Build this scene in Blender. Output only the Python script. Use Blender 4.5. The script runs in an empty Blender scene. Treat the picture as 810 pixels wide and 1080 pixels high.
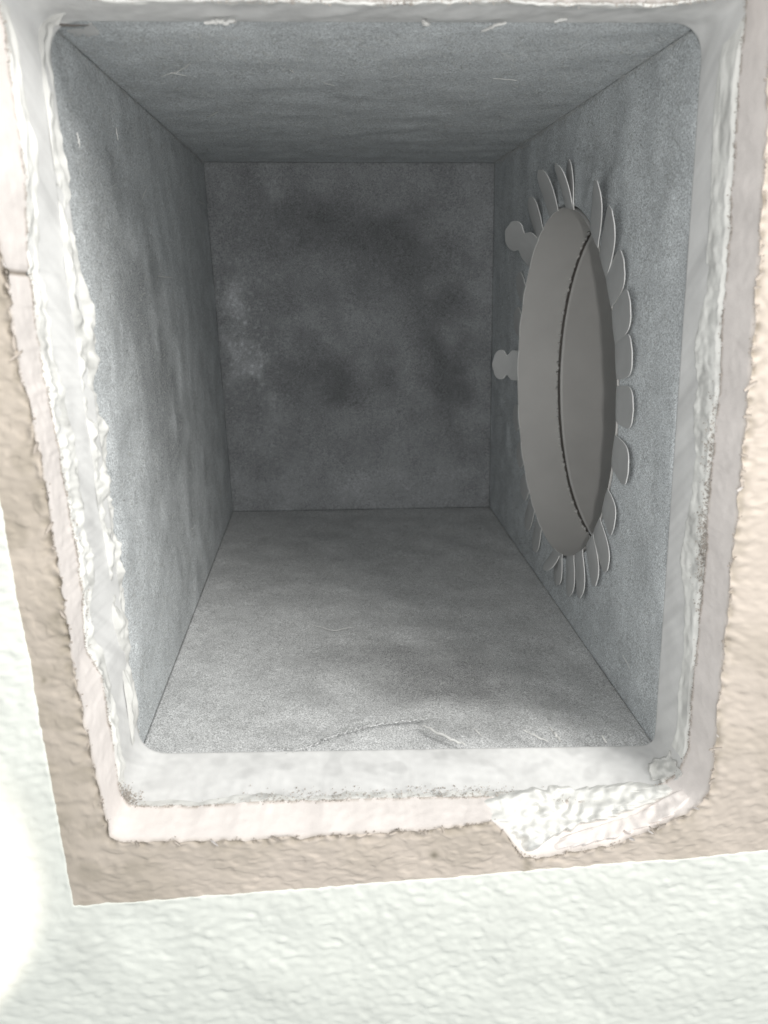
import bpy, math, random
import numpy as np
from mathutils import Matrix, Vector, noise as mnoise

sc = bpy.context.scene
col = sc.collection
rng = np.random.default_rng(7)
random.seed(7)

# ------------------------------------------------------------------ camera
R = np.array([[0.99695, 0.066842, 0.040292], [-0.07569, 0.953944, 0.290279], [-0.019033, -0.292444, 0.956093]])
CAM = np.array([-0.02363, -0.26639, 0.17881])
F = 834.614          # focal length in pixels of the 810 wide photograph
cam = bpy.data.objects.new('camera', bpy.data.cameras.new('camera'))
col.objects.link(cam)
M = Matrix.Identity(4)
for i in range(3):
    M[i][0] = R[i][0]; M[i][1] = R[i][2]; M[i][2] = -R[i][1]; M[i][3] = CAM[i]
cam.matrix_world = M
cam.data.sensor_fit = 'HORIZONTAL'; cam.data.sensor_width = 36
cam.data.lens = F / 810 * 36
cam.data.clip_start = 0.01; cam.data.clip_end = 50
sc.camera = cam
cam.data.dof.use_dof = True; cam.data.dof.focus_distance = 0.36; cam.data.dof.aperture_fstop = 20

# ------------------------------------------------------------------ world, lamps, exposure
w = bpy.data.worlds.new('World'); sc.world = w; w.use_nodes = True
bg = w.node_tree.nodes['Background']
bg.inputs['Color'].default_value = (0.96, 0.99, 1.0, 1)
bg.inputs['Strength'].default_value = 0.62
sc.view_settings.view_transform = 'Standard'; sc.view_settings.look = 'None'
sc.view_settings.gamma = 1; sc.view_settings.exposure = 0


def lamp(name, kind, loc, target, energy, color, **kw):
    l = bpy.data.lights.new(name, kind); l.energy = energy; l.color = color
    for k, v in kw.items(): setattr(l, k, v)
    o = bpy.data.objects.new(name, l); col.objects.link(o)
    o.location = loc
    o.rotation_euler = (Vector(target) - Vector(loc)).to_track_quat('-Z', 'Y').to_euler()
    return o


# torch beside the lens, the window of the room up and to the right, and an added spot that makes the white glare low on the left
lamp('flash', 'SPOT', (-0.0085, -0.268, 0.186), (0.0, 0.1, 0.13), 1.5, (1.0, 0.975, 0.945), spot_size=math.radians(120), spot_blend=1.0, shadow_soft_size=0.003)
lamp('room_window', 'AREA', (0.46, -0.52, 0.62), (0.0, 0.0, 0.05), 6.5, (1.0, 0.985, 0.95), shape='RECTANGLE', size=0.3, size_y=0.4)
lamp('added_glare_spot', 'SPOT', (-0.215, -0.20, -0.16), (-0.183, -0.038, -0.030), 8.5, (1.0, 0.89, 0.76), spot_size=math.radians(30), spot_blend=0.9, shadow_soft_size=0.004)


# ------------------------------------------------------------------ geometry helpers
def ray(u, v):
    return R @ np.array([(u - 405) / F, 1, (540 - v) / F])


def back(u, v, ax, val):           # point of the photograph on the plane axis = val
    a = ray(u, v); return CAM + a * (val - CAM[ax]) / a[ax]


def proj(P):
    q = (np.asarray(P) - CAM) @ R
    return np.stack([405 + F * q[..., 0] / q[..., 1], 540 - F * q[..., 2] / q[..., 1]], -1)


_N = 1024; _RES = 0.00025          # noise tile: 25.6 cm
def make_noise(lx, lz, seed, sharp=1.0):
    r = np.random.default_rng(seed).normal(size=(_N, _N))
    fx = np.fft.fftfreq(_N, _RES)[None, :]; fz = np.fft.fftfreq(_N, _RES)[:, None]
    k = np.sqrt((fx * lx) ** 2 + (fz * lz) ** 2)
    f = np.exp(-(k - 0.7) ** 2 / (2 * (0.35 * sharp) ** 2))
    a = np.real(np.fft.ifft2(np.fft.fft2(r) * f)); return a / a.std()


def samp(T, x, z):
    x = np.asarray(x) / _RES; z = np.asarray(z) / _RES
    i = np.floor(x).astype(int); j = np.floor(z).astype(int); a = x - i; b = z - j
    g = lambda jj, ii: T[jj % _N, ii % _N]
    return g(j, i) * (1 - a) * (1 - b) + g(j, i + 1) * a * (1 - b) + g(j + 1, i) * (1 - a) * b + g(j + 1, i + 1) * a * b


N_A = make_noise(0.0060, 0.0042, 1); N_B = make_noise(0.0035, 0.0022, 2); N_C = make_noise(0.0016, 0.0014, 3)
N_L = make_noise(0.03, 0.03, 4); N_M = make_noise(0.012, 0.012, 5); N_S = make_noise(0.004, 0.004, 6)


def sm(a, b, x):
    t = np.clip((x - a) / (b - a), 0, 1); return t * t * (3 - 2 * t)


def mesh(name, verts, faces, mat, parent=None, smooth=True, cols=None):
    me = bpy.data.meshes.new(name)
    verts = np.asarray(verts, dtype=np.float32).reshape(-1, 3)
    if isinstance(faces, np.ndarray) and faces.ndim == 2:
        nf, k = faces.shape
        me.vertices.add(len(verts)); me.vertices.foreach_set('co', verts.ravel())
        me.loops.add(nf * k); me.loops.foreach_set('vertex_index', faces.astype(np.int32).ravel())
        me.polygons.add(nf); me.polygons.foreach_set('loop_start', np.arange(0, nf * k, k, dtype=np.int32))
        me.polygons.foreach_set('loop_total', np.full(nf, k, dtype=np.int32))
        me.update(calc_edges=True); me.validate()
    else:
        me.from_pydata([tuple(map(float, v)) for v in verts], [], [tuple(map(int, f)) for f in faces]); me.update()
    me.polygons.foreach_set('use_smooth', [smooth] * len(me.polygons))
    if cols is not None:
        at = me.color_attributes.new('tone', 'FLOAT_COLOR', 'POINT')
        c = np.ones((len(verts), 4), dtype=np.float32); c[:, :3] = np.asarray(cols).reshape(len(verts), -1)
        at.data.foreach_set('color', c.ravel())
    me.materials.append(mat)
    o = bpy.data.objects.new(name, me); col.objects.link(o)
    if parent: o.parent = parent
    return o


def grid_faces(n, m, closed=False):        # n rows, m columns
    i = np.arange(n - 1)[:, None]; j = np.arange(m if closed else m - 1)[None, :]
    jn = (j + 1) % m
    return np.stack([i * m + j, i * m + jn, (i + 1) * m + jn, (i + 1) * m + j], -1).reshape(-1, 4)


def empty(name, loc, label, cat, group=None):
    o = bpy.data.objects.new(name, None); col.objects.link(o); o.empty_display_size = 0.02
    o['label'] = label; o['category'] = cat
    if group: o['group'] = group
    return o


def tag(o, label, cat):
    o['label'] = label; o['category'] = cat; return o


# ------------------------------------------------------------------ materials
def material(name, base, rough=0.8, bump=(), speck=None, spec=0.3, metallic=0.0, mottled=0.12, mscale=40, use_tone=True, stretch=(1, 1, 1)):
    m = bpy.data.materials.new(name); m.use_nodes = True
    nt = m.node_tree; N = nt.nodes; L = nt.links; b = N['Principled BSDF']
    b.inputs['Roughness'].default_value = rough; b.inputs['Specular IOR Level'].default_value = spec
    b.inputs['Metallic'].default_value = metallic
    tc = N.new('ShaderNodeTexCoord'); mp = N.new('ShaderNodeMapping'); L.new(tc.outputs['Object'], mp.inputs['Vector'])
    mp.inputs['Scale'].default_value = stretch
    def noise(s, d=4, r=0.6):
        n = N.new('ShaderNodeTexNoise'); n.inputs['Scale'].default_value = s; n.inputs['Detail'].default_value = d
        n.inputs['Roughness'].default_value = r; L.new(mp.outputs['Vector'], n.inputs['Vector']); return n.outputs['Fac']
    def mul(a, c):
        x = N.new('ShaderNodeMix'); x.data_type = 'RGBA'; x.blend_type = 'MULTIPLY'; x.inputs['Factor'].default_value = 1
        L.new(a, x.inputs[6]); L.new(c, x.inputs[7]); return x.outputs[2]
    def rng_(a, lo, hi, f0=0.3, f1=0.7):
        x = N.new('ShaderNodeMapRange'); x.inputs['From Min'].default_value = f0; x.inputs['From Max'].default_value = f1
        x.inputs['To Min'].default_value = lo; x.inputs['To Max'].default_value = hi; L.new(a, x.inputs['Value']); return x.outputs['Result']
    rgb = N.new('ShaderNodeRGB'); rgb.outputs[0].default_value = (*base, 1); c = rgb.outputs[0]
    c = mul(c, rng_(noise(mscale, 6), 1 - mottled, 1 + mottled))
    if use_tone:
        a = N.new('ShaderNodeAttribute'); a.attribute_name = 'tone'; c = mul(c, a.outputs['Color'])
    if speck:
        s, lo, hi = speck; c = mul(c, rng_(noise(s, 3, 0.75), lo, hi, 0.35, 0.68))
    L.new(c, b.inputs['Base Color'])
    prev = None
    for s, dist, st in bump:
        bp = N.new('ShaderNodeBump'); bp.inputs['Distance'].default_value = dist; bp.inputs['Strength'].default_value = st
        L.new(noise(s, 4, 0.7), bp.inputs['Height'])
        if prev: L.new(prev, bp.inputs['Normal'])
        prev = bp.outputs['Normal']
    if prev: L.new(prev, b.inputs['Normal'])
    return m


M_LINER = material('duct_liner_felt', (0.60, 0.607, 0.607), 0.95, bump=((900, 0.0005, 0.8), (2600, 0.0003, 0.8)), speck=(1700, 0.52, 1.6), spec=0.15, mottled=0.10, mscale=60)
M_FIBRE = material('glass_fibre', (0.50, 0.51, 0.50), 0.6, use_tone=False)
M_STRAND = material('pale_strand', (0.66, 0.66, 0.64), 0.6, use_tone=False)
M_STEEL = material('galvanised_steel', (0.50, 0.505, 0.50), 0.5, bump=((500, 0.0001, 0.3),), spec=0.5, metallic=0.15, mottled=0.06, mscale=90, use_tone=False)
M_STEEL_EDGE = material('lit_cut_edge', (0.92, 0.92, 0.90), 0.4, spec=0.6, use_tone=False)  # bare cut metal, made paler still to paint in its lit edge
M_DARK = material('unlit_pipe_dark', (0.04, 0.04, 0.04), 0.9, use_tone=False)
M_SEAM = material('gap_shade', (0.14, 0.13, 0.12), 0.9, use_tone=False)  # dark colour for open gaps, put in for their shade
M_PIPE = material('pipe_steel', (0.66, 0.65, 0.63), 0.55, bump=((300, 0.0001, 0.3),), spec=0.4, metallic=0.1, mottled=0.05, mscale=30, use_tone=False)
M_SLEEVE = material('painted_sleeve', (0.69, 0.69, 0.68), 0.5, bump=((400, 0.00015, 0.5),), spec=0.4, mottled=0.05, mscale=70)
M_CAULK = material('white_caulk', (0.76, 0.76, 0.73), 0.75, bump=((700, 0.0002, 0.5),), spec=0.5, mottled=0.04, mscale=200)
M_GYP = material('gypsum_edge', (0.78, 0.73, 0.70), 0.9, bump=((1200, 0.0002, 0.6),), spec=0.2, mottled=0.05, mscale=150)
M_CRUMB = material('dusty_crumbs', (0.46, 0.42, 0.38), 0.95, bump=((1500, 0.0004, 0.8),), spec=0.1, mottled=0.4, mscale=400, use_tone=False)
M_BEIGE = material('beige_wall_paint', (0.59, 0.52, 0.455), 0.75, bump=((1300, 0.00015, 0.5),), spec=0.25, mottled=0.07, mscale=45)
M_MINT = material('mint_wall_paint', (0.78, 0.80, 0.745), 0.7, bump=((1300, 0.00012, 0.4),), spec=0.3, mottled=0.03, mscale=60)

# ------------------------------------------------------------------ the box: measured corners
W, H, D = 0.20, 0.24992, 0.32445
tw = {(0, 0, 1): (-.34, -.06), (1, 0, 1): (-5.58, -.48), (0, 0, 0): (.40, 7.04), (1, 0, 0): (2.92, -8.52),
      (0, 1, 1): (-.80, 2.13), (1, 1, 1): (.10, -1.58), (0, 1, 0): (1.41, 4.18), (1, 1, 0): (1.89, -2.70)}
C = {k: np.array([(k[0] - .5) * W + v[0] * .000667, k[1] * D, k[2] * H + v[1] * .000667]) for k, v in tw.items()}
PY, PZ, PR = 0.14928, 0.11682, 0.09012       # the round hole in the right side


def side_pt(i, s, t):                        # s depth 0..1, t height 0..1 (arrays)
    s = np.asarray(s)[..., None]; t = np.asarray(t)[..., None]
    return (C[i, 0, 0] * (1 - s) * (1 - t) + C[i, 1, 0] * s * (1 - t) + C[i, 0, 1] * (1 - s) * t + C[i, 1, 1] * s * t)


def flat_pt(k, s, t):                        # s depth, t across
    s = np.asarray(s)[..., None]; t = np.asarray(t)[..., None]
    return (C[0, 0, k] * (1 - s) * (1 - t) + C[0, 1, k] * s * (1 - t) + C[1, 0, k] * (1 - s) * t + C[1, 1, k] * s * t)


def right_x(y, z):
    s = np.clip(np.asarray(y) / D, 0, 1)
    z0 = C[1, 0, 0][2] * (1 - s) + C[1, 1, 0][2] * s; z1 = C[1, 0, 1][2] * (1 - s) + C[1, 1, 1][2] * s
    return side_pt(1, s, (z - z0) / (z1 - z0))[..., 0]


def blob(px, u, v, ru, rv, ang=0, p=1.0):    # soft round patch of dirt, 0..1
    a = math.radians(ang); du = px[..., 0] - u; dv = px[..., 1] - v
    x = du * math.cos(a) + dv * math.sin(a); y = -du * math.sin(a) + dv * math.cos(a)
    return np.exp(-((x / ru) ** 2 + (y / rv) ** 2) ** p)


def soot(P, spots, a, b, extra=0.06):
    """dust and soot settled on the felt, plus paler patches towards the front: tone multiplies the felt colour"""
    px = proj(P); n = samp(N_L, a, b) * 7
    px = px + np.stack([n, samp(N_L, b + .07, a + .03) * 7], -1) + (samp(N_M, a, b) * 2.5)[..., None]
    t = np.ones(P.shape[:-1])
    for (u, v, ru, rv, ang, k) in spots: t = t * (1 + k * blob(px, u, v, ru, rv, ang))
    t = t * (1 + extra * 0.35 * samp(N_L, a, b) + extra * 0.12 * samp(N_M, a + .1, b) + 0.03 * samp(N_S, a, b))
    return np.clip(t, 0.2, 2.2)[..., None] * np.ones(3)


box = empty('duct_box', (0, 0, 0), 'deep rectangular air duct box lined with grey fibrous felt behind the wall opening', 'duct')
NU = 260
s, t = np.meshgrid(np.linspace(0, 1, NU), np.linspace(0, 1, NU), indexing='ij')
gf = grid_faces(NU, NU)


def panel(P, nrm, colr, bulge=0.0, label=None, flip=False, off=1):
    P = P + np.array(nrm) * bulge[..., None]
    o = mesh('liner_panel', P.reshape(-1, 3), gf[:, ::-1] if flip else gf, M_LINER, box, cols=colr.reshape(-1, 3))
    md = o.modifiers.new('board_thickness', 'SOLIDIFY'); md.thickness = 0.02; md.offset = off
    if label: o['label'] = label
    return o


def rough_h(a, b, k=1.0):
    return k * (0.00025 * samp(N_L, a, b) + 0.00004 * samp(N_M, a, b) + 0.00002 * samp(N_S, a, b))


edge = np.minimum(np.minimum(s, 1 - s), np.minimum(t, 1 - t)); fade = sm(0, 0.04, edge)
# left side
P = side_pt(0, s, t); a, b = P[..., 1], P[..., 2] + .2
px = proj(P)
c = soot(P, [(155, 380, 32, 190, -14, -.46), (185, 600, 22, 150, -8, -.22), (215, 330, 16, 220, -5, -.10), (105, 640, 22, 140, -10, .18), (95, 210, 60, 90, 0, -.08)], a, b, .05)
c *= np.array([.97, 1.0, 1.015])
panel(P, (1, 0, 0), c, bulge=(rough_h(a, b) + 0.0016 * np.sin(np.pi * t)) * fade)
# bottom
P = flat_pt(0, s, t); a, b = P[..., 0] + .3, P[..., 1]
c = soot(P, [(450, 712, 150, 36, 8, -.40), (300, 600, 90, 40, 0, -.16), (210, 700, 50, 40, 0, .10), (180, 770, 80, 40, 0, .15), (480, 730, 60, 30, 0, -.15), (420, 790, 220, 22, 0, .15)], a, b, .04) * .92  # sooty dark band, and felt toned paler along the front
panel(P, (0, 0, 1), c, bulge=rough_h(a, b) * fade, flip=True)
# top
P = flat_pt(1, s, t); a, b = P[..., 0] + .5, P[..., 1] + .1
c = soot(P, [(350, 95, 200, 22, 0, -.10), (420, 20, 300, 20, 0, .05)], a, b) * np.array([.965, 1.0, 1.02])
panel(P, (0, 0, -1), c, bulge=rough_h(a, b) * fade)
# back
tt, ss = s, t
P = (C[0, 1, 0] * ((1 - ss) * (1 - tt))[..., None] + C[1, 1, 0] * (ss * (1 - tt))[..., None] + C[0, 1, 1] * ((1 - ss) * tt)[..., None] + C[1, 1, 1] * (ss * tt)[..., None])
a, b = P[..., 0] + .7, P[..., 2]
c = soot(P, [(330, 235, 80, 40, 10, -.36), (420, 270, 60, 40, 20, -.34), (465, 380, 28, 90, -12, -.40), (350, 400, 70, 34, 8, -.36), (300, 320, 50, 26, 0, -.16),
             (250, 320, 12, 26, 0, .35), (252, 375, 8, 26, 0, .45), (268, 388, 9, 8, 0, .55), (285, 430, 8, 22, 0, .2), (280, 195, 24, 14, 0, .22), (510, 230, 26, 60, 0, .14), (430, 400, 30, 30, 0, .16), (400, 520, 160, 26, 0, .20), (330, 350, 60, 14, 0, .1)], a, b, 0.10) * .57 * np.array([.98, 1.0, 1.03])  # whole back toned down to paint in light fading with depth
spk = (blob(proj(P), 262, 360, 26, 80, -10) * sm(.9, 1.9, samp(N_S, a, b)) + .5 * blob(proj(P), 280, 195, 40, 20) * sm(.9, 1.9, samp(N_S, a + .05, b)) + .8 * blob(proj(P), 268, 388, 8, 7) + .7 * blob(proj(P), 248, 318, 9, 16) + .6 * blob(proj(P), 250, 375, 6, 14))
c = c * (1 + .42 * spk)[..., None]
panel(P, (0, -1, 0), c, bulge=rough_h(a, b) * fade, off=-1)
# right, with the round hole
NA, NR = 720, 110
ang = np.linspace(0, 2 * np.pi, NA, endpoint=False)
quad = [C[1, 0, 0][1:], C[1, 1, 0][1:], C[1, 1, 1][1:], C[1, 0, 1][1:]]


def ray_poly(cx, cy, angs, poly):
    poly = np.asarray(poly); A = poly; B = np.roll(poly, -1, 0)
    out = np.full(len(angs), 0.0); out[:] = np.inf
    dx, dy = np.cos(angs), np.sin(angs)
    best = np.full(len(angs), -1.0)
    for p, q in zip(A, B):
        ex, ey = q - p; den = dx * ey - dy * ex
        with np.errstate(all='ignore'):
            tt_ = ((p[0] - cx) * ey - (p[1] - cy) * ex) / den
            uu = ((p[0] - cx) * dy - (p[1] - cy) * dx) / den
        ok = (np.abs(den) > 1e-12) & (tt_ > 0) & (uu >= -1e-9) & (uu <= 1 + 1e-9)
        best = np.where(ok & (tt_ > best), tt_, best)
    return best


# make sure the quad corners are hit exactly
for q in quad:
    qa = math.atan2(q[1] - PZ, q[0] - PY) % (2 * np.pi); ang[np.argmin(np.abs(ang - qa))] = qa
ro = ray_poly(PY, PZ, ang, quad)
k = (np.linspace(0, 1, NR) ** 1.0)[:, None]
rr = (PR + 0.0016) * (1 - k) + ro[None, :] * k
y = PY + rr * np.cos(ang); z = PZ + rr * np.sin(ang); x = right_x(y, z)
P = np.stack([x, y, z], -1); a, b = y + .9, z + .4
fr = sm(0, 0.05, 1 - k) * sm(.022, .04, rr - PR) * np.ones_like(y)
c = soot(P, [(622, 190, 10, 40, 20, -.35), (535, 300, 18, 120, 0, -.10), (690, 420, 50, 200, 0, .04), (560, 590, 40, 12, 50, -.15), (530, 480, 14, 80, 0, -.12)], a, b, .07) * np.array([.965, 1.0, 1.02])
P[..., 0] -= rough_h(a, b) * fr
o = mesh('liner_panel', P.reshape(-1, 3), grid_faces(NR, NA, True), M_LINER, box, cols=c.reshape(-1, 3))
md = o.modifiers.new('board_thickness', 'SOLIDIFY'); md.thickness = 0.02; md.offset = -1
o['label'] = 'felt side panel with a big round hole cut in it'


# ------------------------------------------------------------------ tubes (strands, fibres, beads)
def tube(path, rad, sides=5):
    path = np.asarray(path); n = len(path); rad = np.broadcast_to(rad, n)
    T = np.gradient(path, axis=0); T /= np.linalg.norm(T, axis=1, keepdims=True) + 1e-12
    ref = np.array([0.31, 0.17, 0.93]); U = np.cross(T, ref); U /= np.linalg.norm(U, axis=1, keepdims=True) + 1e-12; V = np.cross(T, U)
    th = np.linspace(0, 2 * np.pi, sides, endpoint=False)
    ring = path[:, None, :] + rad[:, None, None] * (U[:, None, :] * np.cos(th)[None, :, None] + V[:, None, :] * np.sin(th)[None, :, None])
    return ring.reshape(-1, 3), grid_faces(n, sides, True)


def join(pieces):
    vs, fs, o = [], [], 0
    for v, f in pieces: vs.append(v); fs.append(f + o); o += len(v)
    return np.concatenate(vs), np.concatenate(fs)


# loose fibres lying on the felt
pc = []
def surf(which, s, t):
    s = np.asarray(s); t = np.asarray(t)
    if which == 'l': return side_pt(0, s, t), np.array([1, 0, 0])
    if which == 'r': return side_pt(1, s, t), np.array([-1, 0, 0])
    if which == 'b': return flat_pt(0, s, t), np.array([0, 0, 1])
    if which == 't': return flat_pt(1, s, t), np.array([0, 0, -1])
for which, cnt in (('l', 2600), ('r', 1800), ('b', 3600), ('t', 2600)):
    for _ in range(cnt):
        s0 = rng.random() ** 1.3 * .93 + .03; t0 = rng.uniform(.03, .97)
        if which == 'r':
            if math.hypot(s0 * D - PY, t0 * H - PZ) < PR + 0.022: continue
        L_ = rng.uniform(.001, .0035) if rng.random() < .8 else rng.uniform(.003, .007); a0 = rng.normal(1.57, .5) if which in 'bt' else rng.uniform(0, 3.14); cv = rng.normal(0, 1.6)
        q = np.linspace(-.5, .5, 4)
        ds = np.cos(a0 + cv * q) * q * L_ / D; dt = np.sin(a0 + cv * q) * q * L_ / (W if which in 'bt' else H)
        Pp, n = surf(which, s0 + ds, t0 + dt)
        Pp = Pp + n * (0.0011 + 0.0008 * rng.random() + 0.0004 * np.array([-1.5, 1, 1, rng.uniform(-1.5, 3)])[:, None])
        pc.append(tube(Pp, rng.uniform(.00003, .00008), 3))
# tufts along the inner corners
for (A, B, n1, n2, cnt) in ((C[0, 0, 1], C[0, 1, 1], (1, 0, 0), (0, 0, -1), 240), (C[1, 0, 1], C[1, 1, 1], (-1, 0, 0), (0, 0, -1), 480), (C[0, 0, 0], C[0, 1, 0], (1, 0, 0), (0, 0, 1), 120), (C[1, 0, 0], C[1, 1, 0], (-1, 0, 0), (0, 0, 1), 120)):
    for _ in range(cnt):
        k = rng.random(); p0 = A * (1 - k) + B * k; d = np.array(n1) * rng.random() + np.array(n2) * rng.random() + rng.normal(0, .5, 3)
        L_ = rng.uniform(.001, .0045); q = np.linspace(0, 1, 4)[:, None]
        pc.append(tube(p0 + (np.array(n1) + np.array(n2)) * .0006 + d * q * L_ + rng.normal(0, .4, 3) * q * q * L_, rng.uniform(.00003, .00009), 3))
v, f = join(pc)
o = mesh('loose_fibres', v, f, M_FIBRE, box); o['kind'] = 'stuff'

# longer pale strands, given as photo-measured lines on their panel
def strand(pts, ax, val, nrm, rad, mat=M_STRAND, lift=.0015):
    P = np.array([back(u, v, ax, val) for u, v in pts])
    q = np.linspace(0, len(P) - 1, 5 * len(P)); Pi = np.stack([np.interp(q, range(len(P)), P[:, i]) for i in range(3)], 1)
    Pi += np.array(nrm) * lift + rng.normal(0, rad * .3, Pi.shape)
    r_ = rad * .7 * (.6 + .6 * np.sin(np.linspace(.3, 2.9, len(Pi))))
    v, f = tube(Pi, r_, 6); return mesh('strand', v, f, mat, box)
bz = lambda v: 0.0017
for pts, rad in (([(446, 768), (460, 776), (476, 783), (490, 788)], .0007), ([(552, 774), (565, 780), (578, 786)], .0005), ([(580, 770), (586, 779), (592, 785)], .0007),
                 ([(634, 779), (640, 787)], .0005), ([(500, 772), (508, 780)], .0004), ([(330, 662), (352, 668), (372, 664)], .0002), ([(400, 640), (412, 652)], .0002)):
    strand(pts, 2, .0008, (0, 0, 1), rad)
for pts, rad in (([(535, 18), (520, 22), (508, 27)], .0006), ([(305, 68), (310, 72)], .0003), ([(200, 62), (188, 70), (180, 73)], .0003), ([(216, 17), (232, 18), (248, 16)], .0008), ([(218, 120), (230, 114)], .0003), ([(585, 16), (597, 14)], .0006),
                 ([(196, 75), (180, 72), (170, 76)], .0002), ([(340, 82), (352, 86)], .0002), ([(520, 78), (545, 80)], .0002), ([(445, 16), (452, 20)], .0009)):
    strand(pts, 2, .249, (0, 0, -1), rad)
for pts, rad in (([(163, 291), (178, 293)], .0003), ([(118, 135), (120, 148)], .0003), ([(76, 140), (79, 155)], .0004), ([(150, 200), (146, 210)], .0002), ([(206, 212), (214, 216)], .0002)):
    strand(pts, 0, -.099, (1, 0, 0), rad)
for pts, rad in (([(546, 153), (553, 156), (560, 153)], .0003), ([(603, 106), (611, 112), (622, 115)], .0002), ([(660, 690), (668, 705)], .0002)):
    strand(pts, 0, .099, (-1, 0, 0), rad)

# torn lip of the felt facing at the front of the floor
P = [back(u, v, 2, .0018) for u, v in [(268, 792), (284, 791), (296, 790), (308, 792), (322, 790), (338, 783), (350, 777), (366, 772), (384, 768), (402, 764), (420, 762), (440, 760), (452, 758)]]
P = np.array(P); q = np.linspace(0, len(P) - 1, 160); Pi = np.stack([np.interp(q, range(len(P)), P[:, i]) for i in range(3)], 1)
Pi[:, 1] += rng.normal(0, .0004, 160); Pi[:, 2] += rng.normal(0, .0002, 160) + .0002
v, f = tube(Pi, .0002 + .0004 * rng.random(160) * np.linspace(1.3, .4, 160), 6)
mesh('torn_lip', v, f, M_LINER, box, cols=np.full((len(v), 3), 1.0))
pc = []
for _ in range(260):
    i = int(rng.integers(0, 159)); p0 = Pi[i] + rng.normal(0, .0007, 3); d = rng.normal(0, 1, 3); d[2] = abs(d[2]) * .5
    q = np.linspace(0, 1, 3)[:, None]; pc.append(tube(p0 + d * q * .0012, .00008, 3))
v, f = join(pc); o = mesh('torn_fuzz', v, f, M_FIBRE, box); o['kind'] = 'stuff'

# ------------------------------------------------------------------ round collar in the right side
collar = empty('round_duct_collar', (.1, PY, PZ), 'round sheet metal pipe collar with bent tabs in the side of the duct box', 'pipe collar')


def pipe(name, xs, rs, wob=0.0, mat=M_PIPE, n=240):
    th = np.linspace(0, 2 * np.pi, n, endpoint=False)
    P = np.zeros((len(xs), n, 3))
    for i, (x_, r_) in enumerate(zip(xs, rs)):
        rw = r_ + wob * np.array([mnoise.noise(Vector((math.cos(t_) * 9, math.sin(t_) * 9, x_ * 300))) for t_ in th])
        P[i, :, 0] = x_; P[i, :, 1] = PY + rw * np.cos(th); P[i, :, 2] = PZ + rw * np.sin(th)
    return mesh(name, P.reshape(-1, 3), grid_faces(len(xs), n, True)[:, ::-1], mat, collar)


xr = right_x(PY + PR * np.cos(ang[::3]), PZ + PR * np.sin(ang[::3]))
# first pipe length starts flush with the felt: per-angle start
n = 240; th = np.linspace(0, 2 * np.pi, n, endpoint=False)
cy, cz = np.cos(th), np.sin(th); x0 = right_x(PY + PR * cy, PZ + PR * cz) - .0004
rows = [np.stack([x0 * (1 - q) + .1262 * q, PY + (PR - .0004 * q) * cy, PZ + (PR - .0004 * q) * cz], -1) for q in (0, .1, .5, .9, 1)]
mesh('pipe', np.stack(rows).reshape(-1, 3), grid_faces(5, n, True)[:, ::-1], M_PIPE, collar)
pipe('seam_gap', [.1262, .1264, .1276, .1278], [PR - .0004, PR + .0004, PR + .0004, PR - .0006], 0.0, M_SEAM)
pipe('pipe', [.1278, .128, .1295, .16, .20, .30], [PR - .0006, PR - .0013, PR - .0011, PR - .0011, PR - .0011, PR - .0011], .0003)
pipe('pipe_end', [.30, .301, .3012], [PR - .0011, PR * .5, .0001], 0, M_DARK)  # dark cap stands in for the unlit pipe further on
# ragged crimp beads along the seam
pc = []
for i in range(120):
    a0 = 2 * np.pi * i / 120 + rng.normal(0, .012)
    q = np.linspace(-.5, .5, 5); aa = a0 + q * .03; rr_ = PR - .0011 - .0005 * np.cos(q * 3.1)
    xx = .1262 - .0004 - .0009 * rng.random() * np.cos(q * 3.1)
    pc.append(tube(np.stack([xx, PY + rr_ * np.cos(aa), PZ + rr_ * np.sin(aa)], 1), np.array([.0001, .0009, .0011, .0009, .0001]) * rng.uniform(.4, 1.0), 5))
v, f = join(pc); mesh('crimp', v, f, M_PIPE, collar)

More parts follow.
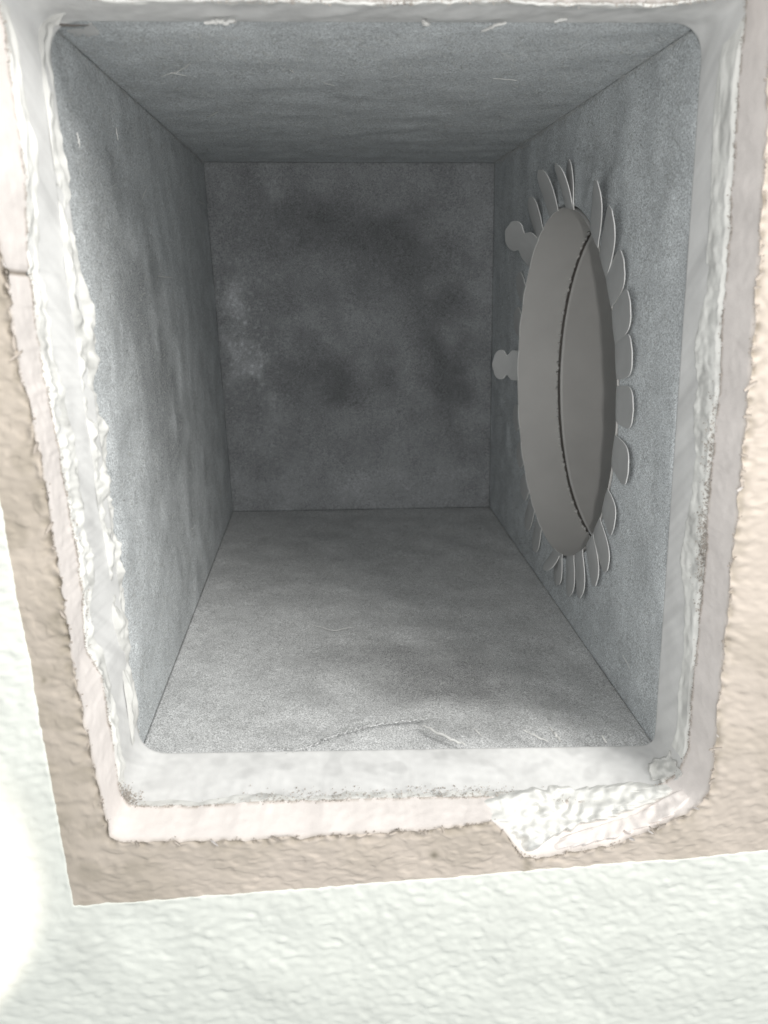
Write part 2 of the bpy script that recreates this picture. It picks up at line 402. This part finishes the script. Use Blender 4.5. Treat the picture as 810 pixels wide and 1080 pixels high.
# bent tabs: angle (deg from +y towards +z), length, width, splay, lift, profile
def tab(angd, L_, wd, splay, lift, kind='leaf'):
    a0 = math.radians(angd); n = 15
    q = np.linspace(0, 1, n)
    if kind == 'leaf': hw = wd / 2 * (0.86 + .14 * np.sin(q * 3)) * np.sqrt(np.clip(1 - np.clip((q - .55) / .45, 0, 1) ** 3.4, 0.0, 1))
    elif kind == 'point': hw = wd / 2 * np.sqrt(np.clip(1 - np.clip((q - .25) / .75, 0, 1) ** 1.7, 0, 1))
    else: hw = wd / 2 * np.sqrt(np.clip(1 - np.clip((q - .75) / .25, 0, 1) ** 2, 0, 1)) * (1 - .38 * np.exp(-((q - .5) / .1) ** 2))
    hw = np.maximum(hw, wd * .03)
    ca, sa = math.cos(a0), math.sin(a0); cs, ss_ = math.cos(splay), math.sin(splay)
    V = []; nc = 7
    for i in range(n):
        for j in range(nc):
            c_ = (j / (nc - 1) * 2 - 1) * hw[i]; l_ = q[i] * L_
            u_ = l_ * cs - c_ * ss_; w_ = l_ * ss_ + c_ * cs
            rad_ = PR - .0004 + u_; yy = PY + rad_ * ca - w_ * sa; zz = PZ + rad_ * sa + w_ * ca
            # keep the root on the pipe's circle
            if i == 0:
                d_ = math.hypot(yy - PY, zz - PZ); yy = PY + (yy - PY) * (PR - .0004) / d_; zz = PZ + (zz - PZ) * (PR - .0004) / d_
            xx = float(right_x(yy, zz)) - .0003 - .0004 * min(1, q[i] * 8) - lift * L_ * (q[i] ** 1.3) - .0005 * (1 - (c_ / (wd / 2)) ** 2)
            V.append((xx, yy, zz))
    V = np.array(V); nv = len(V)
    Vb = V + np.array([.00045, 0, 0]); F_ = grid_faces(n, nc)
    top = F_; bot = F_[:, ::-1] + nv
    bi = [j for j in range(nc)] + [i * nc + nc - 1 for i in range(1, n)] + [(n - 1) * nc + j for j in range(nc - 2, -1, -1)] + [i * nc for i in range(n - 2, 0, -1)]
    side = np.array([(bi[i], bi[i] + nv, bi[(i + 1) % len(bi)] + nv, bi[(i + 1) % len(bi)]) for i in range(len(bi))])
    o = mesh('tab', np.concatenate([V, Vb]), np.concatenate([top, bot, side]), M_STEEL, collar, smooth=False)
    o.data.materials.append(M_STEEL_EDGE)
    mi = [0] * (len(top) * 2) + [1] * len(side); o.data.polygons.foreach_set('material_index', mi)
    return o


# measured at the tips (photo pixel, width, profile)
tips = [(669, 372, 17, 'leaf'), (669, 432, 17, 'leaf'), (662, 500, 17, 'leaf'), (645, 560, 16, 'leaf'), (637, 604, 15, 'leaf'), (624, 620, 15, 'leaf'), (608, 632, 15, 'leaf'), (596, 630, 15, 'leaf'), (583, 618, 15, 'leaf'),
        (570, 602, 14, 'leaf'), (559, 580, 14, 'leaf'), (551, 556, 14, 'leaf'), (668, 320, 17, 'leaf'), (661, 270, 17, 'leaf'), (650, 222, 17, 'leaf'), (634, 190, 16, 'leaf'),
        (604, 167, 13, 'point'), (590, 171, 13, 'leaf'), (570, 178, 17, 'leaf'), (558, 210, 15, 'leaf'), (533, 244, 25, 'knob'), (544, 294, 15, 'leaf'), (527, 390, 19, 'knob'),
        (541, 336, 17, 'leaf'), (542, 440, 17, 'leaf'), (544, 482, 17, 'leaf'), (547, 520, 17, 'leaf')]
for (u, v_, wd, kd) in tips:
    ht = .014 if kd == 'knob' else .007 if u in (570, 590) else .004 if u in (558, 634, 650) else .0008 if u < 546 else rng.uniform(.0006, .0020)
    q = back(u, v_, 0, .0985 - ht); dy, dz = q[1] - PY, q[2] - PZ; L_ = math.hypot(dy, dz) - PR
    L_ = min(max(L_, .010), .06)
    tab(math.degrees(math.atan2(dz, dy)), L_, wd / 1000, rng.normal(0, .06), ht / L_, kd)

# ------------------------------------------------------------------ outlines in the wall opening
YF, YW = -0.023, -0.038             # back and front of the plasterboard
def closed_curve(pts, y_plane, n, seed=0, jag=0.0, smooth_it=2):
    P = np.array([back(u, v, 1, y_plane) for u, v in pts])[:, [0, 2]]
    cx, cz_ = 0.0, 0.115
    a = np.linspace(0, 2 * np.pi, n, endpoint=False)
    r = ray_poly(cx, cz_, a, P)
    for _ in range(smooth_it): r = (np.roll(r, 1) + 2 * r + np.roll(r, -1)) / 4
    if jag:
        xx = cx + r * np.cos(a); zz = cz_ + r * np.sin(a)
        r = r + jag * (.7 * samp(N_M, xx + seed, zz) + .5 * samp(N_S, xx, zz + seed) + .35 * samp(N_B, xx, zz + seed))
    return cx + r * np.cos(a), cz_ + r * np.sin(a)


NT = 1800
P1 = [(-45, -70), (-32, 40), (-14, 160), (-2, 250), (8, 300), (20, 390), (43, 480), (54, 560), (70, 660), (88, 760), (104, 830), (116, 883), (130, 888), (250, 886), (350, 881), (440, 876), (518, 867), (534, 880), (551, 903), (567, 906), (600, 899), (650, 890), (700, 870), (734, 852), (748, 836), (753, 800), (758, 740), (768, 640), (776, 560), (782, 500), (788, 430), (794, 350), (802, 250), (808, 150), (812, 60), (818, -70)]
P2 = [(-6, -14), (6, 33), (12, 90), (20, 133), (27, 187), (31, 283), (47, 400), (63, 480), (78, 567), (87, 627), (90, 683), (107, 713), (120, 790), (127, 837), (138, 850), (200, 850), (280, 845), (430, 841), (515, 840), (626, 846), (680, 838), (714, 815), (726, 789), (729, 738), (736, 671), (744, 588), (747, 522), (754, 455), (759, 411), (761, 355), (765, 300), (770, 240), (778, 100), (787, 0), (790, -6), (690, 6), (500, 1), (400, 3), (250, 0), (110, 2), (60, -12)]
x1, z1 = closed_curve(P1, YW, NT, .01, .00035)
x1s, z1s = closed_curve(P1, YW, NT, 0, 0, 6)
x2, z2 = closed_curve(P2, YF, NT, .05, .00018, 8)

wall = empty('wall', (0, YW, 0), 'textured interior wall with a rough cut rectangular hole, pale mint paint around a beige unpainted strip', 'wall')


# cut face of the plasterboard
nr = 22
k = np.concatenate([[0, .02, .045, .07, .1], np.linspace(.14, 1, nr - 5)])[:, None]
kj = 1 - sm(0, .09, k); xe, ze = x1 * kj + x1s * (1 - kj), z1 * kj + z1s * (1 - kj)
X = xe * (1 - k) + x2 * k; Z = ze * (1 - k) + z2 * k; Y = YW * (1 - k) + YF * k + 0 * X
prof = np.sin(np.pi * k)
tang = np.cumsum(np.hypot(np.diff(x1, append=x1[0]), np.diff(z1, append=z1[0])))[None, :]
hn = samp(N_S, tang + 0 * X, Y * 1.0) * .00006 + .0001 * samp(N_M, tang + 0 * X, Y)
nx, nz = X - 0.0, Z - .115; nl = np.hypot(nx, nz)
# old crack across the cut face, high on the left
pxs = proj(np.stack([X, Y, Z], -1)); cr = np.exp(-((pxs[..., 1] - 286 - .1 * pxs[..., 0]) / 2.2) ** 2) * (pxs[..., 0] < 60)
X = X + nx / nl * (hn * prof + cr * .0012); Z = Z + nz / nl * (hn * prof)
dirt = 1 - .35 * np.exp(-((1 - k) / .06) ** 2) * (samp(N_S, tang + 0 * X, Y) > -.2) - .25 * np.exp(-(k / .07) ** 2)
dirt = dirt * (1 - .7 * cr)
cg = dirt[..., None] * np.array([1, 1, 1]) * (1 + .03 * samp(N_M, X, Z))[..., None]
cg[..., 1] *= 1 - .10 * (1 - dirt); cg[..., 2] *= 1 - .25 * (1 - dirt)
mesh('cut_plaster_edge', np.stack([X, Y, Z], -1).reshape(-1, 3), grid_faces(nr, NT, True), M_GYP, wall, cols=cg.reshape(-1, 3))

# painted wall sheets with knocked-down texture
def relief(x, z):
    h = samp(N_A, x, z) + .35 * samp(N_B, x, z)
    h2 = samp(N_A, x + .11, z + .07)
    w_ = .5 + .5 * np.tanh(1.2 * samp(N_M, x * 1.3 + .04, z * 1.6))
    return .00021 * np.tanh(1.6 * (h - .2)) * w_ + .00007 * np.tanh(1.5 * samp(N_M, x * 1.2, z * 1.5)) + .00010 * np.tanh(2 * h2) + .00004 * samp(N_B, x, z + .1) + .0002 * samp(N_L, x, z)


P4 = [(-110, -150), (-90, 60), (-48, 260), (-20, 420), (0, 527), (10, 583), (23, 660), (32, 700), (42, 762), (58, 841), (78, 955), (280, 940), (400, 931), (550, 919), (810, 897), (1050, 878), (1000, 300), (990, -150)]
x4, z4 = closed_curve(P4, YW, NT, .02, .00012, 0)
nr = 110; k = np.linspace(0, 1, nr)[:, None]
X = x1 * (1 - k) + x4 * k; Z = z1 * (1 - k) + z4 * k
d1 = np.hypot(X - x1, Z - z1)
Y = YW - relief(X, Z) + 0 * X
# broken lip at the hole: plaster edge rolls in and crumbles
lip = np.exp(-d1 / .0016); Y = Y + lip * (.0006 + .0007 * samp(N_S, X, Z)) * (k > 0)
Y[0] = YW
pxs = proj(np.stack([X, Y, Z], -1))
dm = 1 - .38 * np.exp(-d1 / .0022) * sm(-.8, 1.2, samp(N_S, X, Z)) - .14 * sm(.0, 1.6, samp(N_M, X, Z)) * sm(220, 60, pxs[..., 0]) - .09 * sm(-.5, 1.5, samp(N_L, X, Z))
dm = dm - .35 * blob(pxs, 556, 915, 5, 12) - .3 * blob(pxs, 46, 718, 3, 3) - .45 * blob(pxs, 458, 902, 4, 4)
dm = dm * (1 - .14 * sm(330, 60, pxs[..., 0]))  # darker towards the left, painting in the weaker light on that side
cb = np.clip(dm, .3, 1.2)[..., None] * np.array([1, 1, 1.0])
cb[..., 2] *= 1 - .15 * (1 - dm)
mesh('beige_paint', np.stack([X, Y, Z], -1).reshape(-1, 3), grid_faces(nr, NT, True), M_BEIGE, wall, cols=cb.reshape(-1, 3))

# mint coat, a film a third of a millimetre thick, out to a metre
outer = [(-1.2, -.9), (1.2, -.9), (1.2, 1.3), (-1.2, 1.3)]
aa = np.linspace(0, 2 * np.pi, NT, endpoint=False); r4 = np.hypot(x4, z4 - .115); ro = ray_poly(0, .115, aa, outer)
rl = [r4, r4 + .0001, r4 + .0004] + [r4 + .0004 + d for d in np.arange(.0008, .105, .0008)] + [r4 + d for d in (.11, .13, .17, .25, .4)] + [ro]
rl = np.stack(rl); rl = np.minimum(rl, ro)
X = rl * np.cos(aa); Z = .115 + rl * np.sin(aa)
Y = YW - relief(X, Z) * np.where(rl - r4 > .109, 0, 1) - .00035
Y[0] = YW - relief(X[0], Z[0]) + .0004; Y[1] += .00015
cm = np.ones(X.shape) * (1 - .02 * samp(N_L, X, Z))
pxs = proj(np.stack([X, Y, Z], -1))
cm = np.clip(cm, .8, 1.1)[..., None] * np.array([1, 1, 1.0])
g = (sm(120, -20, pxs[..., 0]) * .0)[..., None]
mesh('mint_paint', np.stack([X, Y, Z], -1).reshape(-1, 3), grid_faces(len(rl), NT, True), M_MINT, wall, cols=cm.reshape(-1, 3))

# ------------------------------------------------------------------ sleeve between box and plasterboard
def rim_outline():
    q = [C[0, 0, 0], C[1, 0, 0], C[1, 0, 1], C[0, 0, 1]]; q = [np.array([c_[0], c_[2]]) for c_ in q]
    inset = .0006; cen = sum(q) / 4; q = [c_ + (cen - c_) / np.linalg.norm(cen - c_) * inset for c_ in q]
    out = []; rad = [.0105, .0055, .0095, .0095]
    for i in range(4):
        p, a_, b_ = q[i], q[i - 1], q[(i + 1) % 4]; da = (a_ - p) / np.linalg.norm(a_ - p); db = (b_ - p) / np.linalg.norm(b_ - p)
        s0, s1 = p + da * rad[i], p + db * rad[i]
        for t_ in np.linspace(0, 1, 14): out.append((1 - t_) ** 2 * s0 + 2 * t_ * (1 - t_) * (p * .9 + (s0 + s1) * .05) + t_ ** 2 * s1)
    return np.array(out)


rim = rim_outline(); rr0 = ray_poly(0, .115, aa, rim)
xr_, zr_ = rr0 * np.cos(aa), .115 + rr0 * np.sin(aa)
sleeve = empty('opening_sleeve', (0, 0, 0), 'smooth grey sleeve with rounded corners rimming the mouth of the felt lined box', 'duct sleeve')
nr = 40; k = np.linspace(0, 1, nr)[:, None]
kk = k
X = xr_ * (1 - kk) + x2 * 1.004 * kk; Z = zr_ * (1 - kk) + (z2 + .0004 * np.sign(z2 - .115)) * kk
Y = -.0002 + (YF + .0002) * k + 0 * X
sl = (.00035 * samp(N_L, X, Y + Z) + .00012 * samp(N_M, X + Y, Z)) * np.sin(np.pi * k)
nx, nz = X, Z - .115; nl = np.hypot(nx, nz); X = X - nx / nl * sl; Z = Z - nz / nl * sl
X = np.vstack([X[:1] * 1.004, X[:1] * 1.0, X]); Z = np.vstack([(Z[:1] - .115) * 1.004 + .115, Z[:1], Z]); Y = np.vstack([Y[:1] + .0012, Y[:1] + .0006, Y])
cs_ = 1 - .10 * sm(.4, 1.6, samp(N_M, X, Z + Y)) + .05 * samp(N_S, X, Z + Y) * .4
mesh('sleeve_band', np.stack([X, Y, Z], -1).reshape(-1, 3), grid_faces(nr + 2, NT, True)[:, ::-1], M_SLEEVE, sleeve, cols=np.repeat(np.clip(cs_, .6, 1.2).reshape(-1, 1), 3, 1))
def sleeve_pt(ai, k_):                       # point on the sleeve band: angle index (float), 0 rim .. 1 plasterboard
    i0 = np.floor(ai).astype(int) % NT; i1 = (i0 + 1) % NT; f_ = (ai - np.floor(ai))
    L = lambda arr: arr[i0] * (1 - f_) + arr[i1] * f_
    xa, za = L(xr_), L(zr_); xb, zb = L(x2), L(z2)
    p = np.stack([xa * (1 - k_) + xb * k_, -.0002 + (YF + .0002) * k_, za * (1 - k_) + zb * k_], -1)
    n_ = np.stack([-p[..., 0], 0 * p[..., 0] - .02, .115 - p[..., 2]], -1)
    # direction square to the nearest side of the opening
    t_ = np.stack([L(np.roll(xr_, -12)) - L(np.roll(xr_, 12)), 0 * xa, L(np.roll(zr_, -12)) - L(np.roll(zr_, 12))], -1)
    t_ /= np.linalg.norm(t_, axis=-1, keepdims=True); n_ = np.stack([-t_[..., 2], 0 * xa, t_[..., 0]], -1)
    return p, n_


# find angle index on the sleeve for photo points
def ang_of(u, v, yv=-.012):
    q = back(u, v, 1, yv); return (math.atan2(q[2] - .115, q[0]) % (2 * np.pi)) / (2 * np.pi) * NT


def caulk(name, label, cat, uv0, uv1, inner, outer_, thick, seed, nk=44, step=1.0, lump=.8, tone=1.0, rag=.06, hollow=0.0):
    """bead of caulk lying on the sleeve from photo point uv0 to uv1; inner/outer_ functions of 0..1 give its width on the band"""
    a0, a1 = ang_of(*uv0), ang_of(*uv1)
    if a1 < a0: a1 += NT
    na = int((a1 - a0) / step); q = np.linspace(0, 1, na)
    A = (a0 + (a1 - a0) * q)[:, None] * np.ones((1, nk)); kq = np.linspace(0, 1, nk)[None, :]
    lo = inner(q)[:, None]; hi = outer_(q)[:, None]
    arc = q * (a1 - a0) * .00052
    lo = lo + rag * (.8 * samp(N_L, arc + seed, 0 * arc)[:, None] + .5 * samp(N_M, arc * .7 + seed, 0 * arc + .1)[:, None] + .2 * samp(N_S, arc + seed, 0 * arc + .1)[:, None])
    K = lo + (hi - lo) * kq
    p, n_ = sleeve_pt(A, K)
    AR = arc[:, None] + 0 * K; KD = K * .023
    env = np.minimum(sm(0, .16, kq), sm(0, .10, 1 - kq)) * np.minimum(sm(0, .02, q), sm(0, .02, 1 - q))[:, None]
    r1 = samp(N_A, KD * 1.0 + seed, AR * .6); r2 = samp(N_B, KD + seed, AR * .6 + .05); r3 = samp(N_S, AR * .5 + seed, KD)
    h = thick * (.45 + lump * (.42 * np.tanh(r3 * 1.2) * .6 + .30 * np.tanh(samp(N_M, AR + seed, KD + .1)) + .18 * r1 + .16 * r2))
    h = h + (hollow * thick * (.5 * samp(N_M, KD * 1.5 + seed + .03, AR * .45) - .35 * sm(.25, 0, np.abs(kq - .5)))) 
    h = np.maximum(h, -.0006) * env - .0002 * (1 - env)
    V = p + n_ * h[..., None]
    cc = np.ones(K.shape) * tone * (1 - .12 * sm(.2, -1.2, r3) - .20 * sm(.3, 1.4, samp(N_M, AR * .5 + seed + .07, KD * 1.5)))
    o = mesh(name, V.reshape(-1, 3), grid_faces(na, nk), M_CAULK, None, cols=np.repeat(cc.reshape(-1, 1), 3, 1))
    return tag(o, label, cat)


# left: thick smeared caulk in two ridges, running onto the felt
one = np.ones_like
caulk('caulk_smear', 'lumpy smear of white caulk down the left side of the opening, running onto the felt', 'caulk', (78, 20), (133, 800),
      lambda q: -.12 + .22 * sm(.25, .0, q), lambda q: one(q) * .27, .0014, .03, hollow=.9, rag=.06, tone=.90)
caulk('caulk_bead', 'thick white caulk bead against the plasterboard edge on the left of the opening', 'caulk', (40, 40), (120, 830),
      lambda q: .70 + .07 * np.sin(q * 9), lambda q: one(q) * 1.0, .0018, .13, lump=.5, hollow=.4, rag=.04)
caulk('caulk_bead', 'smooth white caulk bead between grey sleeve and plasterboard on the right of the opening', 'caulk', (722, 800), (770, 25),
      lambda q: .46 + .10 * np.sin(q * 17) * (q < .8) + .12 * sm(.4, .0, q), lambda q: one(q) * .98, .0018, .23, lump=.25, rag=.035, tone=1.05)
caulk('caulk_bead', 'thin crumbly white caulk line along the bottom edge of the opening', 'caulk', (140, 845), (540, 838),
      lambda q: one(q) * .90, lambda q: one(q) * 1.0, .0007, .33, rag=.03, tone=.8)
caulk('caulk_bead', 'pale ragged caulk line along the top edge of the opening', 'caulk', (760, 3), (100, 3),
      lambda q: one(q) * .88, lambda q: one(q) * 1.03, .0008, .43, lump=.4, rag=.03)


from mathutils.bvhtree import BVHTree
bpy.context.view_layer.update()
trees = []
for o in col.objects:
    if o.type == 'MESH' and o.name.split('.')[0] in ('cut_plaster_edge', 'beige_paint', 'sleeve_band', 'liner_panel', 'mint_paint'):
        trees.append(BVHTree.FromPolygons([v.co for v in o.data.vertices], [tuple(p.vertices) for p in o.data.polygons]))


def surface_dist(d):
    best = 9.0
    for t_ in trees:
        h_ = t_.ray_cast(Vector(CAM), Vector(d))
        if h_[0] is not None and h_[3] < best: best = h_[3]
    return best


# joint compound lump over the lower right corner
def patch(name, label, cat, outline, depth_fn, thick, seed, mat=M_CAULK, n=420, nr_=70, tone=1.0):
    uv = np.array(outline, float); c0 = uv.mean(0)
    a = np.linspace(0, 2 * np.pi, n, endpoint=False); r = ray_poly(c0[0], c0[1], a, uv)
    for _ in range(2): r = (np.roll(r, 1) + 2 * r + np.roll(r, -1)) / 4
    ex, ey = np.cos(a) * r, np.sin(a) * r
    sc_ = 0.00032
    r = r + 1.5 * samp(N_S, ex * sc_ + seed, ey * sc_) + .9 * samp(N_B, ex * sc_ + seed, ey * sc_)
    k_ = np.linspace(0, 1, nr_)[:, None]; U = c0[0] + r * k_ * np.cos(a); Vv = c0[1] + r * k_ * np.sin(a)
    env = sm(0, .20, 1 - k_) * np.ones_like(U)
    gu = np.arange(U.min() - 6, U.max() + 8, 2.0); gv = np.arange(Vv.min() - 6, Vv.max() + 8, 2.0)
    G = np.array([[surface_dist(ray(u_, v_) / np.linalg.norm(ray(u_, v_))) for u_ in gu] for v_ in gv])
    for _ in range(5):
        p_ = np.pad(G, 1, mode='edge'); G = (p_[:-2, 1:-1] + p_[2:, 1:-1] + p_[1:-1, :-2] + p_[1:-1, 2:] + 4 * G) / 8
    fu = (U - gu[0]) / 2; fv = (Vv - gv[0]) / 2; iu = fu.astype(int); iv = fv.astype(int); fu = fu - iu; fv = fv - iv
    dist = G[iv, iu] * (1 - fu) * (1 - fv) + G[iv, iu + 1] * fu * (1 - fv) + G[iv + 1, iu] * (1 - fu) * fv + G[iv + 1, iu + 1] * fu * fv
    d = np.stack([(U - 405) / F, np.ones_like(U), (540 - Vv) / F], -1) @ R.T
    d = d / np.linalg.norm(d, axis=-1, keepdims=True)
    P_ = CAM + d * dist[..., None]
    X_, Y_ = U * sc_ + seed, Vv * sc_
    h = thick * (.55 + .30 * np.tanh(samp(N_L, X_, Y_ * 1.4)) + .22 * np.tanh(samp(N_M, X_ * .7, Y_)) + .18 * samp(N_S, X_, Y_) + .05 * samp(N_B, X_, Y_))
    mv = (h + .0006) * env - .0010 * (1 - env); P_ = P_ - d * mv[..., None]
    o = mesh(name, P_.reshape(-1, 3), grid_faces(nr_, n, True), mat, None, cols=np.full((n * nr_, 3), tone))
    return tag(o, label, cat)


# depth of the stepped surface at the bottom: sleeve, cut face, wall
def dep(U, Vv):
    low = np.interp(U, [500, 540, 556, 600, 650, 700, 735, 760], [876, 880, 903, 899, 890, 870, 852, 835])
    top = np.interp(U, [500, 560, 640, 690, 730], [792, 790, 789, 788, 770])
    t_ = np.clip((Vv - top) / (low - top), 0, 1); return -.001 + (YW - .0006 + .001) * t_
patch('compound_lump', 'large smeared lump of white joint compound on the lower right edge of the opening', 'joint compound',
      [(506, 843), (528, 834), (560, 830), (600, 828), (640, 826), (676, 822), (700, 826), (716, 824), (712, 838), (690, 848), (650, 862), (610, 874), (578, 886), (560, 902), (551, 900), (540, 884), (528, 872), (512, 866)], dep, .0036, .02, tone=.96)
patch('compound_blob', 'small rounded blob of white caulk in the lower right corner of the opening', 'caulk',
      [(684, 806), (690, 799), (703, 798), (706, 790), (712, 800), (722, 812), (716, 822), (704, 829), (690, 827), (684, 818)], lambda U, Vv: -.005 - .020 * np.clip((Vv - 790) / 45, 0, 1), .0040, .4, n=200, nr_=40, tone=.85)
patch('compound_smear', 'flat cream smear of compound under the large lump at the lower right', 'joint compound',
      [(572, 900), (586, 884), (620, 873), (660, 862), (700, 846), (722, 828), (738, 838), (716, 858), (680, 874), (640, 888), (600, 896)], dep, .0014, .6, mat=M_GYP)

# slit and torn lip in the upper left corner of the sleeve
o = patch('torn_tab', '', '', [(68, 31), (84, 29), (98, 24), (106, 27), (105, 37), (94, 38), (80, 37), (70, 35)], lambda U, Vv: 0 * U - .0035, .0010, .7, mat=M_SLEEVE, n=90, nr_=24, tone=.9)
del o['label'], o['category']; o.parent = sleeve
v, f = tube(np.array([back(u, v_, 1, -.004) for u, v_ in [(60, 25), (66, 26.5), (78, 27), (94, 26.5)]]), [.0002, .00035, .00035, .0001], 6)
mesh('slit', v, f, M_SEAM, sleeve)  # dark bead coloured as the shade inside the slit

# crumbs of plaster along both edges of the cut face
pc = []
def crumb(p, r):
    t_ = (1 + 5 ** .5) / 2
    v = np.array([(-1, t_, 0), (1, t_, 0), (-1, -t_, 0), (1, -t_, 0), (0, -1, t_), (0, 1, t_), (0, -1, -t_), (0, 1, -t_), (t_, 0, -1), (t_, 0, 1), (-t_, 0, -1), (-t_, 0, 1)]) / 1.9
    f = np.array([(0, 11, 5), (0, 5, 1), (0, 1, 7), (0, 7, 10), (0, 10, 11), (1, 5, 9), (5, 11, 4), (11, 10, 2), (10, 7, 6), (7, 1, 8), (3, 9, 4), (3, 4, 2), (3, 2, 6), (3, 6, 8), (3, 8, 9), (4, 9, 5), (2, 4, 11), (6, 2, 10), (8, 6, 7), (9, 8, 1)])
    v = v * rng.uniform(.45, 1.3, (12, 1)) * rng.uniform(.6, 1.4, 3) * r + p
    return v, f
for _ in range(9000):
    i = int(rng.integers(0, NT)); 
    if samp(N_M, float(i) * .0004, .01) < rng.normal(0, .8): continue
    pc.append(crumb(np.array([x2[i], YF - .0004, z2[i]]) + rng.normal(0, .00035, 3), rng.uniform(.00006, .00028)))
P2S = np.stack([x2, np.full(NT, YF), z2], -1); px2 = proj(P2S)
for (u_, v_, ru, rv, cnt) in ((742, 575, 12, 40, 800), (752, 470, 10, 40, 300), (500, 843, 60, 9, 350), (340, 845, 90, 9, 300), (85, 600, 10, 60, 500), (134, 845, 10, 10, 300)):
    wgt = blob(px2, u_, v_, ru, rv); wgt /= wgt.sum()
    for i in rng.choice(NT, cnt, p=wgt):
        kb = abs(rng.normal(0, .10)); b_ = np.array([x2[i] * (1 - kb) + xr_[i] * kb, YF * (1 - kb), z2[i] * (1 - kb) + zr_[i] * kb]); b_[1] -= .0002
        if u_ > 700: b_[0] -= .0012 * rng.random()
        else: b_[2] += .0009 * rng.random()
        pc.append(crumb(b_, rng.uniform(.00008, .0003)))
v, f = join(pc); o = mesh('gap_crumbs', v, f, M_CRUMB, wall, smooth=False); o['kind'] = 'stuff'
pc = []
for _ in range(2600):
    i = int(rng.integers(0, NT)); 
    if samp(N_S, float(i) * .0004, .12) < rng.normal(.2, .8): continue
    pc.append(crumb(np.array([x1[i], YW - .0001, z1[i]]) + rng.normal(0, .0005, 3) * (1, .5, 1), rng.uniform(.00006, .00038)))
v, f = join(pc); o = mesh('edge_crumbs', v, f, M_BEIGE, wall, smooth=False, cols=np.full((len(v), 3), .72)); o['kind'] = 'stuff'

# torn slivers of paint and paper along the edge of the hole
P1S = np.stack([x1, np.full(NT, YW), z1], -1); px1 = proj(P1S)
vis = [i for i in range(NT) if 0 < px1[i, 0] < 810 and 0 < px1[i, 1] < 1080]
for n_ in range(44):
    i = vis[int(rng.integers(0, len(vis)))]
    tx, tz = x1[(i + 6) % NT] - x1[i], z1[(i + 6) % NT] - z1[i]; tl = math.hypot(tx, tz); tx, tz = tx / tl, tz / tl
    ox, oz = tz, -tx
    L_ = rng.uniform(.0015, .0045); wd = rng.uniform(.0002, .0006); rot_ = rng.uniform(-1.5, 1.5); cu = rng.uniform(-.8, .8)
    V = []
    for side in (0, 1):
        for q in np.linspace(0, 1, 6):
            for e_ in (-1, 0, 1):
                w_ = wd * e_ * (math.sin(math.pi * (.12 + .8 * q)) ** .7) * rng.uniform(.8, 1.2)
                al = (q - .5) * L_; lx = al * math.cos(rot_) - w_ * math.sin(rot_); lz = al * math.sin(rot_) + w_ * math.cos(rot_)
                yy = YW - .0004 - .0008 * q * q * abs(cu) - (.00025 if side == 0 else 0) - .0002 * (1 - e_ * e_)
                V.append((x1[i] + tx * lx + ox * lz, yy, z1[i] + tz * lx + oz * lz))
    g_ = grid_faces(6, 3); bi = [0, 1, 2, 5, 8, 11, 14, 17, 16, 15, 12, 9, 6, 3]
    rim_ = np.array([(bi[k_], bi[(k_ + 1) % 14], bi[(k_ + 1) % 14] + 18, bi[k_] + 18) for k_ in range(14)])
    mt = M_GYP if rng.random() < .2 else M_BEIGE
    mesh('paper_shred', V, np.concatenate([g_, g_[:, ::-1] + 18, rim_]), mt, wall, cols=np.full((36, 3), rng.uniform(.75, 1.0)))
